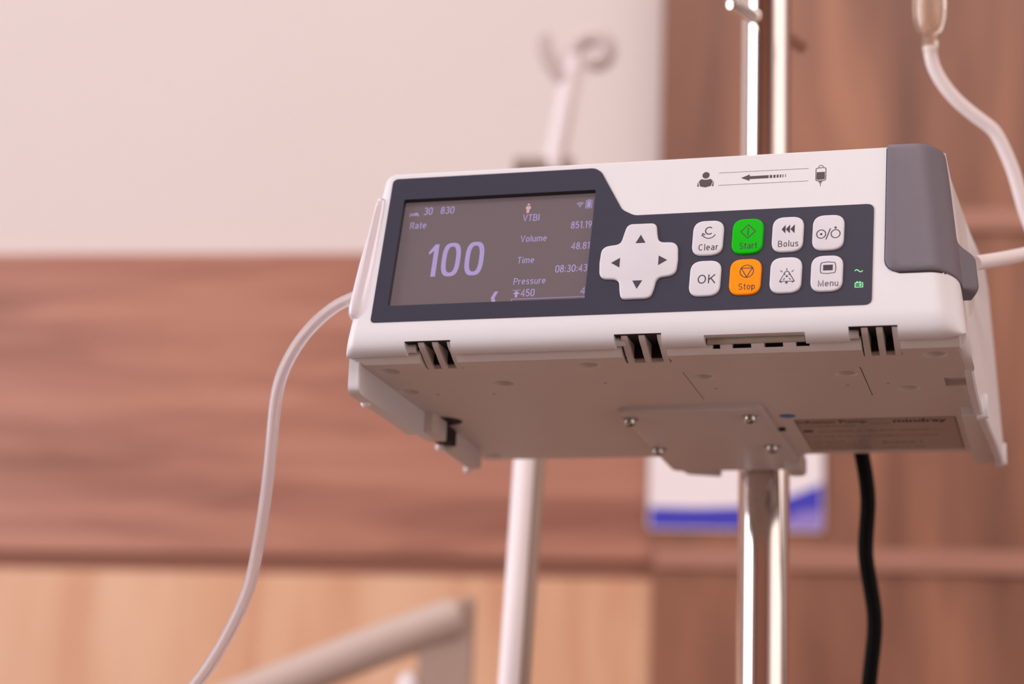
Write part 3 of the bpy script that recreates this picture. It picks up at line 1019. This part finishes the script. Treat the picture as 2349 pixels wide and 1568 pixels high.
bl = flat('blue_sticker', M['blue_dot'], pump, [circle(36.6, 110.0, 3.3)], U, 0.03, 0.12)

# mounting plate with screws, and the clamp on the pole
mpo = rpoly([(-28.0, 88.0), (29.6, 88.0), (30.0, 206), (-28.4, 206)], [4, 4, 5, 5], 8)
bm = bmesh.new()
rings(bm, [[U(x, y, n) for x, y in offset_poly(mpo, d)] for d, n in ((0, 0), (0, 1.5), (0.15, 1.95), (0.5, 2.3), (1.0, 2.5))])
mp = mesh_obj('mounting_plate', bm, M['plate'], pump, 50)
mp['label'] = 'painted plate with four screws under the pump'
for x, y in ((-25.2, 99.0), (23.6, 98.2), (-25.2, 156.8), (24.0, 155)):
    bm = bmesh.new()
    lathe(bm, [(3.5 * MM, 0), (3.5 * MM, 0.4 * MM), (3.0 * MM, 0.5 * MM)], U(x, y, 2.5), 24, (0, 0, -1))
    lathe(bm, [(2.75 * MM, 0.4 * MM), (2.7 * MM, 1.7 * MM), (2.3 * MM, 2.4 * MM), (1.2 * MM, 2.8 * MM), (0.1 * MM, 2.85 * MM)], U(x, y, 2.5), 24, (0, 0, -1))
    scw = mesh_obj('screw', bm, M['screw'], mp, 40)
    bm = bmesh.new()
    a = 0.5
    for da in (0, pi / 2):
        dx, dy = math.cos(a + da), math.sin(a + da)
        q = [(1.7 * dx - .3 * dy, 1.7 * dy + .3 * dx), (1.7 * dx + .3 * dy, 1.7 * dy - .3 * dx), (-1.7 * dx + .3 * dy, -1.7 * dy - .3 * dx), (-1.7 * dx - .3 * dy, -1.7 * dy + .3 * dx)]
        bm.faces.new([bm.verts.new(U(x + i, y + j, 5.37)) for i, j in q])
    mesh_obj('cross_slot', bm, M['black'], scw, 0)
bm = bmesh.new()
sweep(bm, [Vector((31.5, 132.0, -0.2)) * MM, Vector((31.5, 132.0, -1.3)) * MM], 1.35 * MM, 16)
mesh_obj('stud', bm, M['black'], mp, 40)
PX, PY, PR = 10.4, 222.0, 11.5      # the steel pole
bm = bmesh.new()
box(bm, (PX - 26) * MM, (PX + 20) * MM, 184 * MM, (PY - 9) * MM, 1 * MM, 46 * MM)
bevel_all(bm, 2 * MM)
clamp = mesh_obj('pole_clamp', bm, M['plate'], pump, 40)
bm = bmesh.new()
n = 24
out = [Vector((PX + 17 * math.cos(t), PY + 17 * math.sin(t), 0)) * MM for t in [math.radians(-150 + 300 * k / n - 270 + 180) for k in range(n + 1)]]
inn = [Vector((PX + 11.4 * math.cos(t), PY + 11.4 * math.sin(t), 0)) * MM for t in [math.radians(-150 + 300 * k / n - 270 + 180) for k in range(n + 1)]]
ring = out + inn[::-1]
rings(bm, [[p + Vector((0, 0, z * MM)) for p in ring] for z in (6, 42)])
mesh_obj('clamp_jaw', bm, M['plate'], clamp, 40)
bm = bmesh.new()
sweep(bm, [Vector((-31, 206, 4.5)) * MM, Vector((-22, 214, 0)) * MM, Vector((-8, 216, -1.5)) * MM], [2.4 * MM, 2.6 * MM, 1.8 * MM], 16)
mesh_obj('clamp_lever', bm, M['plate'], clamp, 40)
bm = bmesh.new()
box(bm, 24 * MM, 32 * MM, 188 * MM, 206 * MM, -6 * MM, 3 * MM)
bevel_all(bm, 2 * MM)
mesh_obj('clamp_stop', bm, M['plate'], clamp, 40)

# ------------------------------------------------------------------ steel pole that carries the pump
pole = thing('drip_stand', 'polished steel drip stand pole carrying the pump, with a slanting peg near its top', 'drip stand', (PX * MM, PY * MM, 0))
bm = bmesh.new()
lathe(bm, [(PR * MM, 0.01), (PR * MM, 0.012), (PR * MM, 1.948), (PR * MM, 1.95), (PR * .8 * MM, 1.955)], (0, 0, 0), 64)
mesh_obj('pole', bm, M['steel'], pole, 40)
bm = bmesh.new()
dr = (Vector((CR.x, CR.y, 0)).normalized() * math.cos(0.9) + Vector((CF.x, CF.y, 0)).normalized() * math.sin(0.9))
zz = 1.4675
sweep(bm, [dr * q + Vector((0, 0, zz)) for q in (-0.0325, -0.0320, -0.0305, -0.0, 0.0320, 0.0333, 0.0337)], [0.0018, 0.0030, 0.0034, 0.0034, 0.0034, 0.0028, 0.0016], 18)
mesh_obj('peg', bm, M['steel'], pole, 50)
bm = bmesh.new()
lathe(bm, [(0.055, 0.0), (0.055, 0.012), (0.03, 0.03), (0.0118, 0.075)], (0, 0, 0), 32)
mesh_obj('floor_socket', bm, M['knob'], pole, 40)

# ------------------------------------------------------------------ tubes and cord


def hollow(name, pts, ro, ri, m, parent=None, smooth=2):
    bm = bmesh.new()
    Pp = [Vector(p) for p in pts]
    sweep(bm, Pp, ro, 20, True, smooth)
    if ri:
        b2 = bmesh.new()
        sweep(b2, Pp, ri, 16, True, smooth)
        bmesh.ops.recalc_face_normals(b2, faces=b2.faces)
        bmesh.ops.reverse_faces(b2, faces=b2.faces)
        bmesh.ops.recalc_face_normals(bm, faces=bm.faces)
        me = bpy.data.meshes.new('t')
        b2.to_mesh(me)
        b2.free()
        bm.from_mesh(me)
        bpy.data.meshes.remove(me)
        me = bpy.data.meshes.new(name)
        bm.to_mesh(me)
        bm.free()
        return link(name, me, m, parent, 60)
    return mesh_obj(name, bm, m, parent, 60)


tubeL = [(-0.1085, 0.033, 1.2865), (-0.1125, 0.0290, 1.2845), (-0.1204, 0.025, 1.2798), (-0.1254, 0.0243, 1.2771), (-0.132, 0.0239, 1.2717), (-0.1387, 0.0241, 1.2642), (-0.1447, 0.0251, 1.2542), (-0.1481, 0.0268, 1.2444), (-0.1499, 0.0294, 1.233), (-0.1517, 0.0329, 1.2184), (-0.1542, 0.0366, 1.2021), (-0.1574, 0.0401, 1.1858), (-0.1612, 0.0431, 1.1711), (-0.1681, 0.0452, 1.1563), (-0.1766, 0.0466, 1.1422), (-0.1851, 0.0471, 1.1313), (-0.205, 0.048, 1.110), (-0.245, 0.052, 1.075), (-0.31, 0.07, 1.00), (-0.37, 0.11, 0.85), (-0.40, 0.16, 0.55), (-0.42, 0.20, 0.20), (-0.45, 0.24, 0.03), (-0.52, 0.30, 0.0026), (-0.70, 0.36, 0.0026)]
o = hollow('infusion_tube', tubeL, 0.00238, 0.00120, M['tube'])
o['label'] = 'clear infusion tube hanging in a curve from the left end of the pump'
o['category'] = 'tube'

dripset = thing('drip_line', 'clear drip chamber at top right, its white tube bending into the pump', 'drip line', (0.0919, 0.1515, 1.4305))


def rel(pts, o):
    return [Vector(p) - o.location for p in pts]


bm = bmesh.new()
b0 = Vector((0.0919, 0.1525, 1.4258)) - dripset.location
ax = Vector((0.0, -0.01, 1.0)).normalized()
prof_o = [(0.0031, -0.0005), (0.0040, 0.0012), (0.0060, 0.0035), (0.0070, 0.0072), (0.0072, 0.012), (0.0072, 0.060), (0.0065, 0.0625)]
prof_i = [(0.0014, 0.0030), (0.0030, 0.0038), (0.0040, 0.0062), (0.0045, 0.0090), (0.0047, 0.013), (0.0047, 0.0595), (0.0042, 0.061)]
lathe(bm, prof_o, b0, 36, ax)
bmesh.ops.recalc_face_normals(bm, faces=bm.faces)
b2 = bmesh.new()
lathe(b2, prof_i, b0, 36, ax)
bmesh.ops.recalc_face_normals(b2, faces=b2.faces)
bmesh.ops.reverse_faces(b2, faces=b2.faces)
me = bpy.data.meshes.new('t')
b2.to_mesh(me)
b2.free()
bm.from_mesh(me)
bpy.data.meshes.remove(me)
me = bpy.data.meshes.new('drip_chamber')
bm.to_mesh(me)
bm.free()
link('drip_chamber', me, M['chamber'], dripset, 60)
bm = bmesh.new()
lathe(bm, [(0.0032, 0.001), (0.0034, 0.0), (0.0033, -0.0055), (0.0028, -0.007)], b0, 24, ax)
mesh_obj('outlet', bm, M['chamber'], dripset, 50)
bm = bmesh.new()
lathe(bm, [(0.0072, 0.0605), (0.0072, 0.067), (0.0035, 0.069), (0.0022, 0.09)], b0, 24, ax)
mesh_obj('spike_cap', bm, M['tube_white'], dripset, 50)
tubeR = [(0.0916, 0.1540, 1.4218), (0.0919, 0.1544, 1.4186), (0.0931, 0.1565, 1.4133), (0.0969, 0.1595, 1.4062), (0.103, 0.1631, 1.3991), (0.111, 0.1671, 1.3927), (0.1168, 0.17, 1.3882), (0.1206, 0.1729, 1.3816), (0.1248, 0.177, 1.3708), (0.128, 0.1813, 1.3582), (0.1304, 0.1835, 1.3501), (0.134, 0.183, 1.341), (0.1385, 0.177, 1.334), (0.1385, 0.164, 1.3312), (0.1360, 0.150, 1.3268), (0.1296, 0.1281, 1.3185), (0.1201, 0.1063, 1.3101), (0.1119, 0.0845, 1.3024)]
hollow('tube', rel(tubeR, dripset), 0.0029, None, M['tube_white'], dripset)

cordp = [(0.0560, 0.178, 1.272), (0.0552, 0.1875, 1.270), (0.0546, 0.200, 1.2625), (0.0557, 0.2047, 1.2555), (0.0572, 0.2081, 1.2457), (0.058, 0.2116, 1.2337), (0.0568, 0.2148, 1.2207), (0.0563, 0.2174, 1.2105), (0.0577, 0.2211, 1.1985), (0.059, 0.2245, 1.1875), (0.0589, 0.2269, 1.1782), (0.0574, 0.2296, 1.167), (0.0559, 0.2321, 1.1563), (0.0549, 0.2344, 1.1466), (0.055, 0.24, 1.10), (0.07, 0.25, 0.8), (0.085, 0.27, 0.4), (0.11, 0.31, 0.06), (0.16, 0.36, 0.0036), (0.35, 0.45, 0.0034)]
bm = bmesh.new()
sweep(bm, cordp, 0.0034, 16, True, 2)
o = mesh_obj('power_cord', bm, M['cord'], None, 60)
o['label'] = 'black power cord hanging from the back of the pump, beside the steel pole'
o['category'] = 'power cord'

# ------------------------------------------------------------------ white leaning pole behind the pump
lp = thing('white_pole', 'plain white tube standing behind the pump, left of the steel pole', 'pole', (-0.153, 0.31, 0))
bm = bmesh.new()
q0, q1 = Vector((-0.1235, 0.31, 1.2741)), Vector((-0.1273, 0.31, 1.1620))
d = (q1 - q0) / (q1.z - q0.z)
top = q0 + d * (1.315 - q0.z) - lp.location
bot = q0 + d * (0.02 - q0.z) - lp.location
sx = Vector((-0.0027, 0, 0))
sweep(bm, [bot + sx, top + sx, top + sx + Vector((0, 0, 0.002))], [0.0055, 0.0055, 0.004], 32)
mesh_obj('tube', bm, M['enamel'], lp, 40)
bm = bmesh.new()
sx = Vector((0.0050, 0.002, 0))
sweep(bm, [bot + sx, top + sx, top + sx + Vector((0, 0, 0.002))], [0.0028, 0.0028, 0.002], 20)
mesh_obj('side_rod', bm, M['rod'], lp, 40)
bm = bmesh.new()
lathe(bm, [(0.10, 0.0), (0.10, 0.012), (0.02, 0.024), (0.0079, 0.05)], (bot.x, 0, 0), 32)
mesh_obj('foot', bm, M['enamel'], lp, 40)

# ------------------------------------------------------------------ twin hook on the wall behind the pump
hk = thing('drip_hook', 'blurred steel drip hook with one curled and one upturned arm, by the white wall', 'drip hook', (-0.246, 0.8086, 1.627))


def HK(pts):
    return [Vector(p) + Vector((0, 0, 0.005)) - hk.location for p in pts]


bm = bmesh.new()
sweep(bm, HK([(-0.2475, 0.8096, 1.608), (-0.246, 0.8086, 1.6201), (-0.2300, 0.7945, 1.6985), (-0.2280, 0.7938, 1.7030)]), [0.0085, 0.0085, 0.0082, 0.005], 18)
mesh_obj('stem', bm, M['enamel'], hk, 60)
bm = bmesh.new()
h = [(-0.2345, 0.7965, 1.6880), (-0.2325, 0.7945, 1.6960), (-0.2280, 0.7930, 1.7060), (-0.2205, 0.793, 1.7130), (-0.2110, 0.7945, 1.7130), (-0.2045, 0.797, 1.7065), (-0.2055, 0.799, 1.6985), (-0.2120, 0.7985, 1.6940), (-0.2180, 0.797, 1.6960)]
sweep(bm, HK(h), 0.0076, 16, True, 2)
mesh_obj('curled_arm', bm, M['hook'], hk, 60)
bm = bmesh.new()
h = [(-0.2345, 0.796, 1.6815), (-0.2400, 0.794, 1.6835), (-0.2465, 0.790, 1.6915), (-0.2515, 0.786, 1.7015), (-0.2535, 0.783, 1.7130)]
sweep(bm, HK(h), [0.007, 0.007, 0.0068, 0.0066, 0.006], 16, True, 2)
mesh_obj('upturned_arm', bm, M['hook'], hk, 60)
bm = bmesh.new()
sweep(bm, HK([(-0.2785, 0.8015, 1.6120), (-0.232, 0.8130, 1.6130)]), 0.0075, 18)
mesh_obj('clamp_bar', bm, M['knob'], hk, 40)
bm = bmesh.new()
b_ = Vector((-0.256, 0.808, 1.6090))
sweep(bm, HK([b_, b_ + -ND * 0.42]), 0.008, 16)
mesh_obj('wall_arm', bm, M['knob'], hk, 40)

# ------------------------------------------------------------------ bed rail, low left
br = thing('bed_rail', 'beige bed rail end, low at the left in front of light wood', 'bed rail', (-0.35, 0.73, 0))


def BR(pts):
    return [Vector(p) - br.location for p in pts]


bm = bmesh.new()
path = [(-0.95, 0.63, 0.0), (-0.95, 0.63, 0.94), (-0.93, 0.633, 0.973), (-0.89, 0.638, 0.992), (-0.4245, 0.7135, 1.1955), (-0.345, 0.7185, 1.2270), (-0.290, 0.7275, 1.2485), (-0.2835, 0.7290, 1.2505)]
sweep(bm, BR(path), [0.0152] * 6 + [0.0148, 0.011], 24)
mesh_obj('top_bar', bm, M['rail'], br, 60)
HD = Vector((0.9647, 0.2634, 0))
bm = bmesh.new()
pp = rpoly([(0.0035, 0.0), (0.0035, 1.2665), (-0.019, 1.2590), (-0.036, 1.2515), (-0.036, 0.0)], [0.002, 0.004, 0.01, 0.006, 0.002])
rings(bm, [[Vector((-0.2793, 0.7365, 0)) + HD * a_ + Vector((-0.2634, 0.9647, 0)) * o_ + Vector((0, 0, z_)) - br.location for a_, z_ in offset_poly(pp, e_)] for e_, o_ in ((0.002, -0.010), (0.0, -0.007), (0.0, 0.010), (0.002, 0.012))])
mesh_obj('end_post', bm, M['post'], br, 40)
bm = bmesh.new()
path = [(-0.3185, 0.720, 0.0), (-0.3185, 0.720, 1.200), (-0.3190, 0.720, 1.2065), (-0.3200, 0.720, 1.2100)]
sweep(bm, BR(path), [0.008, 0.008, 0.006, 0.002], 16)
mesh_obj('inner_post', bm, M['enamel'], br, 60)
